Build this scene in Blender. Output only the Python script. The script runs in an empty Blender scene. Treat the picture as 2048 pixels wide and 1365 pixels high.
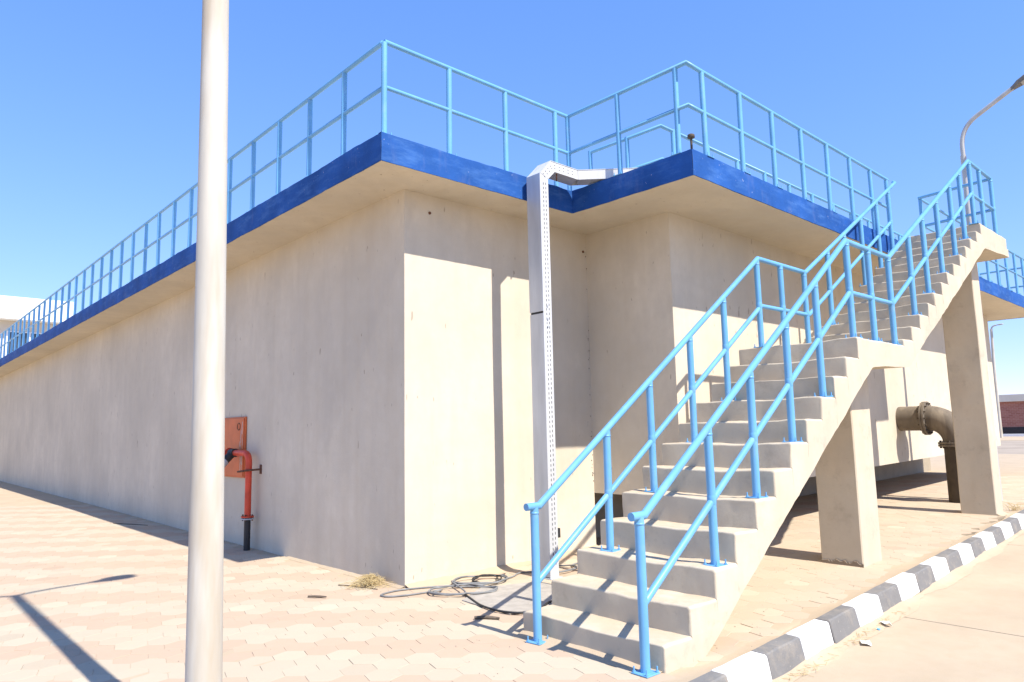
import bpy, math, random
from mathutils import Vector, Matrix, noise

random.seed(7)
sc = bpy.context.scene
C = sc.collection

# ------------------------------------------------------------------ camera, light, exposure
CAM_LOC = Vector((-4.2605, -6.3364, 1.5573))
CAM_R = Vector((0.7374, -0.6751, -0.0206))
CAM_U = Vector((-0.0696, -0.1063, 0.9919))
CAM_F = Vector((0.6718, 0.7300, 0.1254))
cam_data = bpy.data.cameras.new("camera")
cam_data.sensor_fit = 'HORIZONTAL'
cam_data.sensor_width = 36.0
cam_data.lens = 24.89
cam_data.clip_start = 0.05
cam_data.clip_end = 5000
cam = bpy.data.objects.new("camera", cam_data)
C.objects.link(cam)
rot = Matrix((CAM_R, CAM_U, -CAM_F)).transposed()
cam.matrix_world = Matrix.Translation(CAM_LOC) @ rot.to_quaternion().to_matrix().to_4x4()
sc.camera = cam

SUN_DIR = Vector((0.012, 0.80, -1.0)).normalized()       # the way the light travels
SUN_EL = math.asin(-SUN_DIR.z)
world = bpy.data.worlds.new("World")
sc.world = world
world.use_nodes = True
wn = world.node_tree.nodes
wl = world.node_tree.links
wn.clear()
w_out = wn.new('ShaderNodeOutputWorld')
w_bg = wn.new('ShaderNodeBackground')
w_sky = wn.new('ShaderNodeTexSky')
w_sky.sky_type = 'NISHITA'
w_sky.sun_disc = False
w_sky.sun_elevation = SUN_EL
w_sky.sun_rotation = math.radians(180)
w_sky.altitude = 0
w_sky.air_density = 1.0
w_sky.dust_density = 0.0
w_sky.ozone_density = 6.0
w_bg.inputs['Strength'].default_value = 0.10
# one even tone response over the whole sky, per channel: softens the zenith-to-horizon contrast
w_sep = wn.new('ShaderNodeSeparateColor'); w_com = wn.new('ShaderNodeCombineColor')
wl.new(w_sky.outputs[0], w_sep.inputs[0])
for ch, (p_, k_) in enumerate(((.86, 1.03), (.67, 1.40), (.55, 2.49))):
    w_p = wn.new('ShaderNodeMath'); w_p.operation = 'POWER'; w_p.inputs[1].default_value = p_
    w_k = wn.new('ShaderNodeMath'); w_k.operation = 'MULTIPLY'; w_k.inputs[1].default_value = k_
    wl.new(w_sep.outputs[ch], w_p.inputs[0]); wl.new(w_p.outputs[0], w_k.inputs[0]); wl.new(w_k.outputs[0], w_com.inputs[ch])
wl.new(w_com.outputs[0], w_bg.inputs['Color'])
wl.new(w_bg.outputs[0], w_out.inputs['Surface'])

sun_data = bpy.data.lights.new("sun", 'SUN')
sun_data.energy = 3.6
sun_data.angle = math.radians(0.53)
sun_data.color = (1.0, 0.945, 0.86)
sun = bpy.data.objects.new("sun", sun_data)
C.objects.link(sun)
sun.rotation_euler = SUN_DIR.to_track_quat('-Z', 'Y').to_euler()
sun.location = (-8, -20, 25)

sc.view_settings.view_transform = 'Standard'
sc.view_settings.look = 'None'
sc.view_settings.exposure = 1.15
sc.view_settings.gamma = 1.0
sc.view_settings.use_curve_mapping = False

# ------------------------------------------------------------------ geometry helpers
class MB:
    """collects vertices and faces, then becomes one mesh object"""
    def __init__(self):
        self.v = []; self.f = []; self.s = []; self.m = []
    def add(self, vs, fs, smooth=False, mi=0):
        o = len(self.v)
        self.v += [tuple(p) for p in vs]
        for f in fs:
            self.f.append(tuple(i + o for i in f)); self.s.append(smooth); self.m.append(mi)
        return self
    def box(self, a, b, mi=0):
        x0, y0, z0 = a; x1, y1, z1 = b
        vs = [(x0,y0,z0),(x1,y0,z0),(x1,y1,z0),(x0,y1,z0),(x0,y0,z1),(x1,y0,z1),(x1,y1,z1),(x0,y1,z1)]
        fs = [(0,3,2,1),(4,5,6,7),(0,1,5,4),(1,2,6,5),(2,3,7,6),(3,0,4,7)]
        return self.add(vs, fs, False, mi)
    def cbox(self, a, b, c, mi=0):
        """box with chamfered edges (c = chamfer)"""
        x0, y0, z0 = a; x1, y1, z1 = b
        vs = []; idx = {}
        for i, x in enumerate((x0, x1)):
            for j, y in enumerate((y0, y1)):
                for k, z in enumerate((z0, z1)):
                    sx = c if i == 0 else -c; sy = c if j == 0 else -c; sz = c if k == 0 else -c
                    for ax, p in enumerate(((x, y+sy, z+sz), (x+sx, y, z+sz), (x+sx, y+sy, z))):
                        idx[(i,j,k,ax)] = len(vs); vs.append(p)
        I = idx
        fs = [[I[(0,0,0,0)],I[(0,0,1,0)],I[(0,1,1,0)],I[(0,1,0,0)]], [I[(1,0,0,0)],I[(1,1,0,0)],I[(1,1,1,0)],I[(1,0,1,0)]],
              [I[(0,0,0,1)],I[(1,0,0,1)],I[(1,0,1,1)],I[(0,0,1,1)]], [I[(0,1,0,1)],I[(0,1,1,1)],I[(1,1,1,1)],I[(1,1,0,1)]],
              [I[(0,0,0,2)],I[(0,1,0,2)],I[(1,1,0,2)],I[(1,0,0,2)]], [I[(0,0,1,2)],I[(1,0,1,2)],I[(1,1,1,2)],I[(0,1,1,2)]]]
        for j in (0,1):
            for k in (0,1): fs.append([I[(0,j,k,1)],I[(1,j,k,1)],I[(1,j,k,2)],I[(0,j,k,2)]])
        for i in (0,1):
            for k in (0,1): fs.append([I[(i,0,k,0)],I[(i,1,k,0)],I[(i,1,k,2)],I[(i,0,k,2)]])
        for i in (0,1):
            for j in (0,1): fs.append([I[(i,j,0,0)],I[(i,j,1,0)],I[(i,j,1,1)],I[(i,j,0,1)]])
        for i in (0,1):
            for j in (0,1):
                for k in (0,1): fs.append([I[(i,j,k,0)],I[(i,j,k,1)],I[(i,j,k,2)]])
        return self.add(vs, fs, False, mi)
    def prism(self, pts, axis, a, b, mi=0):
        """polygon in the plane across `axis`, extruded from a to b"""
        n = len(pts)
        def P(p, t):
            if axis == 'x': return (t, p[0], p[1])
            if axis == 'y': return (p[0], t, p[1])
            return (p[0], p[1], t)
        vs = [P(p, a) for p in pts] + [P(p, b) for p in pts]
        fs = [tuple(range(n)), tuple(range(2*n-1, n-1, -1))]
        for i in range(n):
            j = (i+1) % n; fs.append((j, i, i+n, j+n))
        return self.add(vs, fs, False, mi)
    def tube(self, path, r, n=12, cap=True, mi=0):
        """mitred sweep of a circle along a polyline; r may be a list of radii"""
        path = [Vector(p) for p in path]
        if not isinstance(r, (list, tuple)): r = [r] * len(path)
        ds = [(path[i+1]-path[i]).normalized() for i in range(len(path)-1)]
        ref = Vector((0,0,1)) if abs(ds[0].z) < .9 else Vector((1,0,0))
        u = ds[0].cross(ref).normalized(); w = u.cross(ds[0]).normalized()
        vs = []; fs = []
        for i, p in enumerate(path):
            if i > 0 and i < len(ds):
                q = ds[i-1].rotation_difference(ds[i])
                t = (ds[i-1]+ds[i]).normalized()
                u0, w0 = u, w
                u = q @ u; w = q @ w
                cosh = max(.35, t.dot(ds[i]))
                for k in range(n):
                    a = 2*math.pi*k/n
                    off = (u0*math.cos(a)+w0*math.sin(a))*r[i]
                    off2 = off - ds[i-1]*(off.dot(t)/ds[i-1].dot(t))
                    vs.append(p+off2)
            else:
                for k in range(n):
                    a = 2*math.pi*k/n
                    vs.append(p+(u*math.cos(a)+w*math.sin(a))*r[i])
        for i in range(len(path)-1):
            for k in range(n):
                k2 = (k+1) % n
                fs.append((i*n+k, i*n+k2, (i+1)*n+k2, (i+1)*n+k))
        self.add(vs, fs, True, mi)
        if cap:
            m = (len(path)-1)*n
            c0 = vs[:n]; c1 = vs[m:m+n]
            self.add(c0, [tuple(range(n))[::-1]], False, mi); self.add(c1, [tuple(range(n))], False, mi)
        return self
    def build(self, name, mat, parent=None, mats=None):
        me = bpy.data.meshes.new(name)
        me.from_pydata(self.v, [], self.f)
        for m in (mats or [mat]): me.materials.append(m)
        me.polygons.foreach_set('use_smooth', self.s)
        me.polygons.foreach_set('material_index', self.m)
        me.update()
        import bmesh
        bm = bmesh.new(); bm.from_mesh(me)
        bmesh.ops.recalc_face_normals(bm, faces=bm.faces[:])
        bm.to_mesh(me); bm.free()
        return link(name, me, parent)

def link(name, me, parent=None, loc=None):
    o = bpy.data.objects.new(name, me)
    C.objects.link(o)
    if parent is not None: o.parent = parent
    if loc is not None: o.location = loc
    return o

def tag(o, label=None, cat=None, group=None, kind=None):
    if label: o['label'] = label
    if cat: o['category'] = cat
    if group: o['group'] = group
    if kind: o['kind'] = kind
    return o

def thing(name, loc, label, cat, group=None):
    """an Empty at the thing's base; parts keep world coordinates"""
    o = bpy.data.objects.new(name, None)
    o.empty_display_size = .2
    C.objects.link(o)
    tag(o, label, cat, group)
    o['base'] = list(loc)
    return o

def wob(p, amp, sc_):
    return noise.noise_vector(Vector(p)*sc_) * amp

# ------------------------------------------------------------------ materials
class NT:
    def __init__(self, name):
        self.mat = bpy.data.materials.new(name); self.mat.use_nodes = True
        self.n = self.mat.node_tree.nodes; self.l = self.mat.node_tree.links
        self.b = self.n['Principled BSDF']
        self.geo = self.n.new('ShaderNodeNewGeometry')
    def pos(self, s=(1,1,1)):
        m = self.n.new('ShaderNodeVectorMath'); m.operation = 'MULTIPLY'
        self.l.new(self.geo.outputs['Position'], m.inputs[0]); m.inputs[1].default_value = s
        return m.outputs[0]
    def noise(self, scale, detail=4, s=(1,1,1), rough=.55):
        t = self.n.new('ShaderNodeTexNoise'); t.inputs['Scale'].default_value = scale
        t.inputs['Detail'].default_value = detail; t.inputs['Roughness'].default_value = rough
        self.l.new(self.pos(s), t.inputs['Vector'])
        return t.outputs['Fac']
    def ramp(self, fac, a, b, ca=0., cb=1.):
        r = self.n.new('ShaderNodeMapRange'); r.clamp = True
        self.l.new(fac, r.inputs[0])
        r.inputs[1].default_value = a; r.inputs[2].default_value = b
        r.inputs[3].default_value = ca; r.inputs[4].default_value = cb
        return r.outputs[0]
    def mix(self, fac, a, b, mode='MIX'):
        m = self.n.new('ShaderNodeMix'); m.data_type = 'RGBA'; m.blend_type = mode
        for sock, v in ((m.inputs[0], fac), (m.inputs[6], a), (m.inputs[7], b)):
            if hasattr(v, 'is_output'): self.l.new(v, sock)
            elif isinstance(v, (int, float)): sock.default_value = v
            else: sock.default_value = (*v, 1)
        return m.outputs[2]
    def math(self, op, a, b):
        m = self.n.new('ShaderNodeMath'); m.operation = op
        for i, v in enumerate((a, b)):
            if hasattr(v, 'is_output'): self.l.new(v, m.inputs[i])
            else: m.inputs[i].default_value = v
        return m.outputs[0]
    def bump(self, h, strength, dist):
        b = self.n.new('ShaderNodeBump'); b.inputs['Strength'].default_value = strength
        b.inputs['Distance'].default_value = dist
        self.l.new(h, b.inputs['Height']); self.l.new(b.outputs[0], self.b.inputs['Normal'])
    def done(self, col, rough=.8, metal=0., spec=.3):
        if hasattr(col, 'is_output'): self.l.new(col, self.b.inputs['Base Color'])
        else: self.b.inputs['Base Color'].default_value = (*col, 1)
        if hasattr(rough, 'is_output'): self.l.new(rough, self.b.inputs['Roughness'])
        else: self.b.inputs['Roughness'].default_value = rough
        self.b.inputs['Metallic'].default_value = metal
        self.b.inputs['Specular IOR Level'].default_value = spec
        return self.mat

def scal(c, k): return tuple(min(1, x*k) for x in c)

def m_concrete(name, col, var=.10, specks=True, sandy=0.0, tread=False):
    t = NT(name)
    big = t.ramp(t.noise(.55, 5), .3, .7)
    c = t.mix(big, scal(col, 1-var), scal(col, 1+var))
    mid = t.ramp(t.noise(5, 6, rough=.65), .35, .75)
    c = t.mix(t.math('MULTIPLY', mid, .35), c, scal((col[0]*1.04, col[1]*.98, col[2]*.88), 1-var*1.2))
    st = t.ramp(t.noise(1.0, 5, (5, 5, .35)), .52, .72)
    c = t.mix(t.math('MULTIPLY', st, .24), c, scal((col[0]*1.02, col[1]*.94, col[2]*.84), .82))
    if specks:
        sp = t.ramp(t.noise(1, 2, (15, 15, 4.5)), .705, .735)
        c = t.mix(t.math('MULTIPLY', sp, .55), c, (.22, .15, .10))
        sw = t.ramp(t.noise(1, 3, (3, 3, 2.2)), .66, .74)
        c = t.mix(t.math('MULTIPLY', sw, .22), c, scal(col, 1.25))
    if sandy:
        n = t.ramp(t.noise(2.2, 5), .45, .65)
        c = t.mix(t.math('MULTIPLY', n, sandy), c, (.56, .44, .30))
    tr = t.ramp(t.noise(1.0, 6, (2.6, 2.6, 1.1), .7), .44, .60)      # trowel and curing patches
    c = t.mix(t.math('MULTIPLY', tr, .26), c, scal((col[0], col[1]*1.0, col[2]*1.03), .80))
    lf = t.ramp(t.noise(1.0, 4, (.5, .5, 7.0), .6), .58, .70)        # faint lift lines
    c = t.mix(t.math('MULTIPLY', lf, .10), c, scal(col, .78))
    if tread:                                                        # sand and foot dirt lying on the level faces
        sp_ = t.n.new('ShaderNodeSeparateXYZ'); t.l.new(t.geo.outputs['True Normal'], sp_.inputs[0])
        up = t.ramp(sp_.outputs[2], .80, .97)
        c = t.mix(t.math('MULTIPLY', up, t.ramp(t.noise(5, 6, rough=.65), .32, .62)), c, (.50, .395, .275))
        dk = t.ramp(t.noise(3.0, 6, rough=.72), .56, .70)
        c = t.mix(t.math('MULTIPLY', dk, .30), c, (.25, .21, .16))
        gr = t.ramp(t.noise(13, 5, rough=.7), .60, .72)
        c = t.mix(t.math('MULTIPLY', gr, .25), c, (.30, .26, .20))
    h1 = t.noise(38, 6, rough=.7); h2 = t.noise(3.5, 4)
    h = t.math('ADD', t.math('MULTIPLY', h1, .35), h2)
    t.bump(h, .35, .012)
    return t.done(c, .9, 0, .18)

CON = m_concrete('plastered_concrete', (.605, .535, .418), .13)
CONS = m_concrete('stair_concrete', (.535, .472, .362), .13, False, .30, True)
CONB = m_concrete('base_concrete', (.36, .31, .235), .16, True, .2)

def m_fascia():
    t = NT('blue_fascia_paint')
    col = (.018, .085, .300)
    c = t.mix(t.ramp(t.noise(1.6, 5), .3, .7), scal(col, .72), scal(col, 1.15))
    wear = t.ramp(t.noise(1, 6, (2.2, 2.2, 9), .7), .50, .74)
    c = t.mix(t.math('MULTIPLY', wear, .42), c, (.10, .23, .50))
    dust = t.ramp(t.noise(1, 5, (5, 5, 1.6), .7), .56, .78)
    c = t.mix(t.math('MULTIPLY', dust, .22), c, (.22, .25, .38))
    sp = t.ramp(t.noise(26, 3), .70, .74)
    c = t.mix(t.math('MULTIPLY', sp, .5), c, (.45, .47, .55))
    t.bump(t.noise(14, 5), .35, .012)
    return t.done(c, .75, 0, .15)
FASCIA = m_fascia()

def m_rail():
    t = NT('light_blue_rail_paint')
    col = (.135, .355, .590)
    c = t.mix(t.ramp(t.noise(3, 4), .3, .7), scal(col, .90), scal(col, 1.08))
    dust = t.ramp(t.noise(9, 5), .55, .8)
    c = t.mix(t.math('MULTIPLY', dust, .25), c, (.36, .43, .48))
    rust = t.ramp(t.noise(1, 4, (5, 5, 5), .6), .735, .77)
    c = t.mix(t.math('MULTIPLY', rust, .6), c, (.22, .13, .09))
    t.bump(t.noise(60, 3), .12, .004)
    return t.done(c, .38, 0, .4)
RAIL = m_rail()

def m_simple(name, col, rough=.7, metal=0., var=.15, scale=6, bump=.1, bs=40, spec=.3):
    t = NT(name)
    c = t.mix(t.ramp(t.noise(scale, 5), .3, .72), scal(col, 1-var), scal(col, 1+var))
    if bump: t.bump(t.noise(bs, 4), bump, .006)
    return t.done(c, rough, metal, spec)

def m_galv(name, col, stain=(.50,.40,.26), amt=.5, metal=.35, rough=.45):
    t = NT(name)
    c = t.mix(t.ramp(t.noise(2, 5, (4,4,.7)), .3, .7), scal(col, .86), scal(col, 1.08))
    s = t.ramp(t.noise(1, 4, (5, 5, .75), .6), .50, .68)
    c = t.mix(t.math('MULTIPLY', s, amt), c, stain)
    t.bump(t.noise(30, 3), .06, .004)
    return t.done(c, rough, metal, .4)

POLE = m_galv('dusty_white_pole', (.51, .482, .415), (.40, .33, .235), .75, .0, .75)
LAMPGREY = m_galv('grey_lamp_pole', (.44, .435, .415), (.38, .36, .33), .4, .0, .5)
TRAYC = m_galv('galvanised_cover', (.50, .52, .54), (.42, .41, .38), .25, .35, .42)
TRAYR = m_galv('galvanised_side_rail', (.58, .58, .565), (.55, .52, .46), .2, .15, .5)
SLOT = m_simple('slot_shadow', (.05, .05, .05), .9)
DARKM = m_simple('dark_steel', (.035, .033, .032), .55)
LENS = m_simple('lamp_lens', (.30, .30, .28), .25, spec=.5)
REDP = m_simple('red_pipe_paint', (.62, .075, .035), .45, var=.2, scale=9)
ORG = m_simple('orange_red_cabinet_paint', (.58, .135, .040), .5, var=.14, scale=4)
SCRATCH = m_simple('bare_primer', (.55, .50, .45), .8)
RUST = m_simple('rusty_steel', (.13, .06, .035), .85, var=.35, scale=25)
CAPG = m_simple('grey_cast_cap', (.42, .44, .46), .5)
IRON = m_galv('dusty_cast_iron', (.150, .120, .088), (.29, .235, .165), .6, 0., .8)
IROND = m_simple('dark_pipe_coating', (.075, .058, .042), .75, var=.25, scale=5)
CABLE = m_simple('grey_cable', (.20, .20, .195), .6, var=.25, scale=8)
CABLEB = m_simple('black_cable', (.03, .03, .03), .55)
MAT = m_simple('grey_rubber_mat', (.37, .335, .285), .9, var=.16, scale=9, bump=.4, bs=120)
STRAW = m_simple('dry_straw', (.52, .40, .20), .8, var=.3, scale=40, bump=0)
TWIG = m_simple('dry_twig', (.13, .10, .075), .9, var=.3, scale=20)
PAPER = m_simple('scrap_paper', (.72, .69, .62), .8, var=.05)
BLUEBIT = m_simple('blue_plastic', (.10, .38, .72), .5)
WHITEB = m_simple('white_render', (.80, .80, .78), .9, var=.03, scale=.6)
CREAMB = m_simple('cream_render', (.62, .57, .48), .9, var=.05, scale=1)
GLASSD = m_simple('dark_window_glass', (.035, .045, .055), .12, bump=0, spec=.6)
TARBAND = m_simple('dark_plinth_band', (.035, .033, .035), .8)

def m_kerb(name, col, dusty):
    t = NT(name)
    c = t.mix(t.ramp(t.noise(6, 5), .3, .7), scal(col, .9), scal(col, 1.06))
    d = t.ramp(t.noise(7, 6, rough=.7), .5, .72)
    c = t.mix(t.math('MULTIPLY', d, dusty), c, (.50, .41, .29))
    ch = t.ramp(t.noise(22, 4), .68, .72)
    c = t.mix(t.math('MULTIPLY', ch, .75), c, (.44, .40, .33))
    t.bump(t.noise(30, 6, rough=.7), .45, .01)
    return t.done(c, .85, 0, .2)
KWHITE = m_kerb('white_kerb_paint', (.74, .73, .69), .16)
KBLACK = m_kerb('worn_black_kerb_paint', (.185, .178, .168), .26)

def m_sand(name, col, var=.08, scale=1.3, fine=True):
    t = NT(name)
    c = t.mix(t.ramp(t.noise(scale, 6, rough=.6), .3, .7), scal(col, 1-var), scal(col, 1+var))
    c = t.mix(t.math('MULTIPLY', t.ramp(t.noise(scale*9, 5, rough=.7), .42, .72), .3), c, scal((col[0], col[1]*.95, col[2]*.86), .88))
    sp = t.ramp(t.noise(70, 2), .74, .77)
    c = t.mix(t.math('MULTIPLY', sp, .5), c, (.16, .13, .10))
    h = t.math('ADD', t.noise(90, 4, rough=.7), t.math('MULTIPLY', t.noise(7, 4), 1.2))
    t.bump(h, .35, .008)
    return t.done(c, .95, 0, .1)
SAND = m_sand('drifted_sand', (.46, .365, .255))
GROUNDM = m_sand('desert_ground', (.42, .335, .24), .12, .15)
ROADM = m_sand('sandy_road', (.455, .366, .260), .11, .7)
DIRT = m_sand('gravelly_dirt', (.36, .30, .235), .2, .5)

def m_paver(name, obj):
    t = NT(name)
    a = t.n.new('ShaderNodeAttribute'); a.attribute_type = 'OBJECT' if obj else 'GEOMETRY'; a.attribute_name = 'tone'
    sep = t.n.new('ShaderNodeSeparateXYZ'); t.l.new(a.outputs['Vector'], sep.inputs[0])
    c = t.mix(sep.outputs[0], (.480, .404, .298), (.468, .350, .250))
    br = t.n.new('ShaderNodeVectorMath'); br.operation = 'SCALE'
    t.l.new(c, br.inputs[0]); t.l.new(sep.outputs[1], br.inputs['Scale'])
    c = br.outputs[0]
    sandf = t.ramp(t.noise(.9, 5, rough=.65), .44, .72)
    c = t.mix(t.math('MULTIPLY', sandf, .38), c, (.465, .370, .255))
    c = t.mix(t.math('MULTIPLY', t.ramp(t.noise(14, 5, rough=.7), .45, .75), .22), c, (.44, .37, .29))
    t.bump(t.noise(80, 5, rough=.7), .35, .005)
    return t.done(c, .92, 0, .12)
PAVER_O = m_paver('paver_concrete', True)
PAVER_G = m_paver('paver_concrete_field', False)

def m_brick():
    t = NT('far_brickwork')
    b = t.n.new('ShaderNodeTexBrick'); b.inputs['Scale'].default_value = 1
    b.inputs['Brick Width'].default_value = .36; b.inputs['Row Height'].default_value = .145; b.inputs['Mortar Size'].default_value = .012
    b.inputs['Color1'].default_value = (.27, .105, .08, 1); b.inputs['Color2'].default_value = (.34, .15, .115, 1); b.inputs['Mortar'].default_value = (.36, .22, .18, 1)
    m = t.n.new('ShaderNodeMapping'); m.inputs['Rotation'].default_value = (math.radians(90), 0, math.radians(90))
    s = t.n.new('ShaderNodeSeparateXYZ'); t.l.new(t.geo.outputs['Position'], s.inputs[0])
    cb = t.n.new('ShaderNodeCombineXYZ'); t.l.new(s.outputs[1], cb.inputs[0]); t.l.new(s.outputs[2], cb.inputs[1])
    t.l.new(cb.outputs[0], b.inputs['Vector'])
    t.n.remove(m)
    return t.done(b.outputs['Color'], .9)
BRICK = m_brick()

# ------------------------------------------------------------------ the lie of the land
def sstep(a, b, x):
    t = max(0., min(1., (x-a)/(b-a))); return t*t*(3-2*t)
def zg(x, y):
    z = .015*max(0., min(x, 16.)-1.)
    z -= .025*sstep(-2.2, -.4, y)*(1-sstep(1.5, 4, x))*(1-sstep(6, 14, y))
    return z
def kerb_y(x): return -3.810 + .0360*(x+.18)          # top front arris of the kerb

H0, H1 = 4.226, 4.506                                   # underside and top of the roof slab
LW = 3.0                                                # inner corner of the two front walls
CY = -1.37                                              # face of the projecting chamber

# far ground and dirt
def sheet(name, mat, xs, ys, zf, parent=None, kind='structure'):
    mb = MB(); n = len(ys)
    vs = [(x, y, zf(x, y)) for x in xs for y in ys]
    fs = [(i*n+j, (i+1)*n+j, (i+1)*n+j+1, i*n+j+1) for i in range(len(xs)-1) for j in range(n-1)]
    mb.add(vs, fs, True)
    o = mb.build(name, mat, parent)
    if kind: tag(o, kind=kind)
    return o
def frange(a, b, s):
    n = max(1, round((b-a)/s)); return [a+(b-a)*i/n for i in range(n+1)]

sheet('ground', GROUNDM, [-1500, -300, -80, 0, 16, 80, 300, 1500], [-1500, -300, -80, 0, 80, 300, 1500], lambda x, y: -.42 if x < 10 else (-.30 if x < 20 else -.02))
pave_x = [-70, -40, -20, -12] + frange(-8, 17, .5) + [22, 29.5]
pave = sheet('pavement', SAND, pave_x, [-4.4] + frange(-4.0, 14, .5) + [20, 30, 45, 80],
             lambda x, y: zg(x, y) - .0030 if y > -4.3 else zg(x, y) - .30)
# trim the pavement's front edge to the back of the kerb
for v in pave.data.vertices:
    if v.co.y < kerb_y(v.co.x) + .10:
        v.co.y = kerb_y(v.co.x) + .06; v.co.z = zg(v.co.x, v.co.y) - (.0030 if v.co.z > zg(v.co.x, v.co.y)-.1 else .3)
sheet('dirt_strip', DIRT, [29.5, 40, 52], [-40, -10, 0, 10, 40, 90], lambda x, y: zg(x, y) - .02)
sheet('far_apron', SAND, [52.02, 60, 66], [-40, 0, 40, 90], lambda x, y: zg(x, y) - .01)

# road panels
road = sheet('road', ROADM, [-70, -20, 0, 5, 10, 16, 30, 80], [-60, -20, -8, -3.0], lambda x, y: zg(x, 0 if x > 4 else -5) - .27)
def road_panel(x0, x1, y0, y1):
    mb = MB(); g = .006
    xs = frange(x0+g, x1-g, .5); ys = [0, .3, .6, 1.]
    vs = []; 
    for x in xs:
        yt = kerb_y(x) - .03 if y1 is None else y1
        for t_ in ys:
            y = y0+g + (yt-g-y0-g)*t_
            vs.append((x, y, zg(x, -5) - .155 + wob((x, y, 0), .006, 1.1).z))
    n = len(ys)
    fs = [(i*n+j, (i+1)*n+j, (i+1)*n+j+1, i*n+j+1) for i in range(len(xs)-1) for j in range(n-1)]
    ring = [i*n for i in range(len(xs))] + [(len(xs)-1)*n+j for j in range(1, n)] + [i*n+n-1 for i in range(len(xs)-2, -1, -1)] + [j for j in range(n-2, 0, -1)]
    base = len(vs)
    vs += [(vs[i][0], vs[i][1], vs[i][2]-.1) for i in ring]
    for k in range(len(ring)):
        k2 = (k+1) % len(ring); fs.append((ring[k], ring[k2], base+k2, base+k))
    mb.add(vs, fs, False)
    return mb.build('road_panel', ROADM, road)
for x0, x1 in ((-10, -6), (-6, -2), (-2, 2.6), (2.6, 7.0), (7.0, 11.4), (11.4, 15.8), (15.8, 21), (21, 29)):
    road_panel(x0, x1, -8.2, None)
    road_panel(x0, x1, -13.5, -8.2)

# kerb blocks
kerb = MB()
kx = frange(-12, 30, 1.5)
for a, b in zip(kx[:-1], kx[1:]):
    ya, yb = kerb_y(a), kerb_y(b)
    za, zb = zg(a, -4), zg(b, -4)
    kerb.add([(a, ya-.01, za-.30), (b, yb-.01, zb-.30), (b, yb+.115, zb-.30), (a, ya+.115, za-.30),
              (a, ya-.01, za-.16), (b, yb-.01, zb-.16), (b, yb+.115, zb-.16), (a, ya+.115, za-.16)],
             [(4,5,6,7), (0,1,5,4), (3,2,6,7)])
kerb = tag(kerb.build('kerb', CONB), kind='structure')
KL = .530
def kerb_block_mesh(seed, mat):
    rnd = random.Random(seed)
    L = KL - .006
    prof = [(-.035, -.165), (-.006, -.03), (.0, -.008), (.012, 0.0), (.105, 0.004), (.12, -.006), (.12, -.165)]
    ts = [0, .012, .25, .5, .75, 1-.012, 1]
    vs = []
    for k, t_ in enumerate(ts):
        ins = .006 if k in (0, len(ts)-1) else 0
        for (y, z) in prof:
            w = wob((t_*3+seed*7, y*8, z*8), .005, 1.6)
            vs.append((t_*L, y + (ins if y < .05 else -ins) + w.y, z - (ins if z > -.1 else 0) + w.z))
    n = len(prof); fs = []
    for k in range(len(ts)-1):
        for j in range(n-1): fs.append((k*n+j, (k+1)*n+j, (k+1)*n+j+1, k*n+j+1))
    fs.append(tuple(range(n))); fs.append(tuple((len(ts)-1)*n+j for j in range(n-1, -1, -1)))
    mb = MB(); mb.add(vs, fs, False)
    me = bpy.data.meshes.new('kerb_block'); me.from_pydata(mb.v, [], mb.f); me.materials.append(mat); me.update()
    return me
kmesh = {(w, s): kerb_block_mesh(s + (10 if w else 0), KWHITE if w else KBLACK) for w in (0, 1) for s in range(4)}
ang = math.atan(.036)
for i in range(-14, 50):
    x = -.181 + i*KL
    white = (i % 2 == 0)
    o = link('kerb_block', kmesh[(1 if white else 0, (i*7) % 4)], kerb)
    y = kerb_y(x)
    o.location = (x+.003, y, zg(x+.26, -4)+.028)
    o.rotation_euler = (random.uniform(-.012, .012), -math.atan(.015 if x > 1 else 0)+random.uniform(-.006, .006), ang+random.uniform(-.012, .012))

# hexagonal pavers: rows run across the view, two rows of each tone
F2F = .225
RC = F2F/math.sqrt(3)                                   # corner radius
e1 = Vector((1, -1)).normalized()                       # along the flats
e2 = Vector((1, 1)).normalized()
def hex_geo(cx, cy, zf, r_out, bev, depth):
    vs = []; 
    for rr, dz in ((r_out, -depth), (r_out, -bev), (r_out-bev*1.4, 0)):
        for k in range(6):
            a = math.radians(60*k)
            p = e1*(rr*math.cos(a)) + e2*(rr*math.sin(a))
            x, y = cx+p.x, cy+p.y
            vs.append((x, y, zf(x, y)+dz))
    fs = [tuple(range(12, 18))]
    for lv in (0, 6):
        for k in range(6):
            k2 = (k+1) % 6; fs.append((lv+k, lv+k2, lv+6+k2, lv+6+k))
    return vs, fs
me_hex = bpy.data.meshes.new('paver')
v_, f_ = hex_geo(0, 0, lambda x, y: 0, RC-.0010, .0014, .02)
me_hex.from_pydata(v_, [], f_); me_hex.materials.append(PAVER_O); me_hex.update()
def project(p):
    d = Vector(p) - CAM_LOC; z = d.dot(CAM_F)
    if z < .3: return None
    f = 24.89/36*1024
    return 512+f*d.dot(CAM_R)/z, 341-f*d.dot(CAM_U)/z, z
cells = []
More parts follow.
